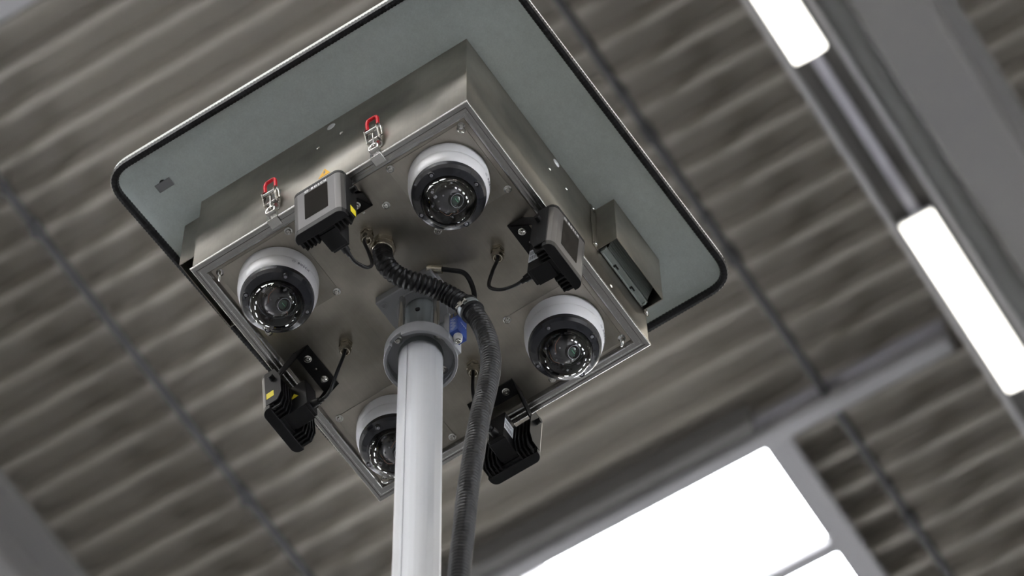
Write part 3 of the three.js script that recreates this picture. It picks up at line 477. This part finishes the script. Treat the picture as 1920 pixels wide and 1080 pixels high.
// ---------------------------------------------------------------- corrugated hose
{
  const o = thing('corrugated_hose', 'black corrugated cable hose winding past the mast, steel band clamp around it', 'hose');
  const path = [[0.0125, 0.0, 0.143], [0.0135, -0.03, 0.1435], [0.0165, -0.06, 0.137], [0.028, -0.083, 0.118], [0.045, -0.093, 0.1], [0.064, -0.095, 0.077], [0.081, -0.099, 0.052], [0.1, -0.118, 0.031], [0.117, -0.147, 0.016], [0.131, -0.195, 0.003], [0.141, -0.262, -0.005], [0.144, -0.335, -0.007], [0.139, -0.42, -0.001], [0.131, -0.515, 0.008], [0.123, -0.639, 0.016], [0.115, -0.757, 0.022], [0.109, -0.884, 0.026], [0.103, -1.003, 0.029], [0.095, -1.4, 0.03], [0.085, -2.2, 0.03], [0.082, -3, 0.03]].map((p) => V(...p));
  const curve = new THREE.CatmullRomCurve3(path, false, 'centripetal'); curve.arcLengthDivisions = 6000; const L = curve.getLength(), pitch = 0.0092, per = 6, n = Math.round(L / pitch) * per, rad = 18;
  const pts = curve.getSpacedPoints(n), loops = []; let nrm = V(1, 0, 0);
  for (let i = 0; i <= n; i++) { const t = pts[Math.min(n, i + 1)].clone().sub(pts[Math.max(0, i - 1)]).normalize(); nrm = nrm.sub(t.clone().multiplyScalar(nrm.dot(t))).normalize(); const bi = t.clone().cross(nrm);
    const r = [0.0152, 0.0168, 0.0183, 0.0187, 0.0183, 0.0168][i % per]; loops.push(Array.from({ length: rad }, (_, k) => { const a = k / rad * 2 * PI, c = Math.cos(a) * r, s = Math.sin(a) * r; return [pts[i].x + nrm.x * c + bi.x * s, pts[i].y + nrm.y * c + bi.y * s, pts[i].z + nrm.z * c + bi.z * s]; })); }
  part('hose', creased(quads(loops), 0.9), M.rubber, o);
  // brass coloured hexagonal gland at the plate
  const hx = creased(new THREE.CylinderGeometry(0.0245, 0.0245, 0.014, 6).translate(0, PY - 0.007, 0), 0.3), g = part('gland', [hx, lathe([[0.021, PY - 0.014], [0.0215, PY - 0.016], [0.0215, PY - 0.026], [0.0185, PY - 0.028]], 32)], M.nickel, o, 'brass coloured hexagonal gland'); g.position.set(0.0125, 0, 0.143); g.rotation.y = 0.3;
  // clamp: rubber sleeve and steel band with a screw
  const at = V(0.116, -0.1455, 0.0165), dir = V(0.131, -0.195, 0.003).sub(V(0.1, -0.118, 0.031)).normalize(), c = holder('hose_clamp', o, 'steel band clamp on a rubber sleeve'); c.position.copy(at); c.quaternion.setFromUnitVectors(V(0, -1, 0), dir);
  part('sleeve', creased(lathe([[0.0185, 0.013], [0.0225, 0.013], [0.0225, 0.0085], [0.0212, 0.008], [0.0212, -0.008], [0.0225, -0.0085], [0.0225, -0.013], [0.0185, -0.013]], 40), 0.4), M.rubber, c);
  part('band', lathe([[0.0214, 0.0048], [0.022, 0.0048], [0.022, -0.0048], [0.0214, -0.0048]], 40), M.zinc, c);
  const sc = part('clamp_screw', [rod([-0.012, 0, 0], [0.01, 0, 0], 0.0022, 0.0022, 12), box(-0.004, 0.004, -0.0055, 0.0055, -0.003, 0.003, 0.001), rod([0.0095, 0, 0], [0.0125, 0, 0], 0.0042, 0.0042, 14)], M.bright, c); sc.position.set(-0.006, 0, 0.0242);
}

// ---------------------------------------------------------------- position sensor on the mast head
{
  const o = thing('position_sensor', 'small blue position sensor with white connector beside the mast collar', 'sensor', [-0.003, Y0 + 0.016, 0]);
  part('bracket', [box(0.0585, 0.0695, -0.203, -0.113, -0.03, 0.009, 0.0006), box(0.036, 0.0585, -0.135, -0.115, -0.02, 0.0, 0.0006)], M.alu, o, 'aluminium mounting bracket');
  part('body', box(0.0697, 0.087, -0.187, -0.123, -0.022, 0.0075, 0.0012), M.blue, o);
  const f = part('face_label', box(0.0703, 0.0864, -0.185, -0.138, 0.0073, 0.008), M.blueFace, o, 'pale blue printed face'), pr = [];
  seed = 3; for (let k = 0; k < 11; k++) pr.push(box(0.0722 + (k % 3 === 0 ? 0.004 : 0), 0.0765 + rnd() * 0.008, -0.182 + k * 0.0037, -0.1806 + k * 0.0037, 0.0081, 0.0083)); part('print', pr, M.paper, f);
  const sp = []; for (let k = 0; k < 6; k++) sp.push(box(0.0871, 0.0873, -0.15 - 0.002 * (k % 2), -0.1475, -0.004 - k * 0.0028, -0.002 - k * 0.0028)); part('side_print', sp, M.paper, o);
  part('indicator', [box(0.0715, 0.0775, -0.137, -0.124, 0.007, 0.0085, 0.0008), box(0.0795, 0.0855, -0.137, -0.124, 0.007, 0.0085, 0.0008)], M.nickel, o);
  part('connector_nut', [creased(lathe([[0.0085, -0.184], [0.0085, -0.186], [0.0078, -0.199], [0.006, -0.201], [0.0048, -0.201]], 24), 0.5).translate(0.0785, 0, -0.006)], M.white, o, 'white plastic connector nut');
  part('connector_tip', lathe([[0.0048, -0.197], [0.0048, -0.206], [0.003, -0.206], [0.003, -0.2], [0.0001, -0.2]], 20).translate(0.0785, 0, -0.006), M.bright, o);
  part('cable', tube([[0.079, -0.02, 0.048], [0.093, -0.026, 0.04], [0.112, -0.032, 0.024], [0.118, -0.062, 0.006], [0.113, -0.1, -0.006], [0.096, -0.122, -0.01], [0.08, -0.126, -0.01]], 0.0046, 50, 10), M.rubber, o);
  part('cable_plug', [rod([0.064, -0.016, 0.056], [0.08, -0.0205, 0.047], 0.0075, 0.0075, 10), rod([0.056, -0.0145, 0.06], [0.064, -0.016, 0.056], 0.009, 0.009, 6)], M.nickel, o, 'nickel plug');
}

renderer.render(scene, camera);
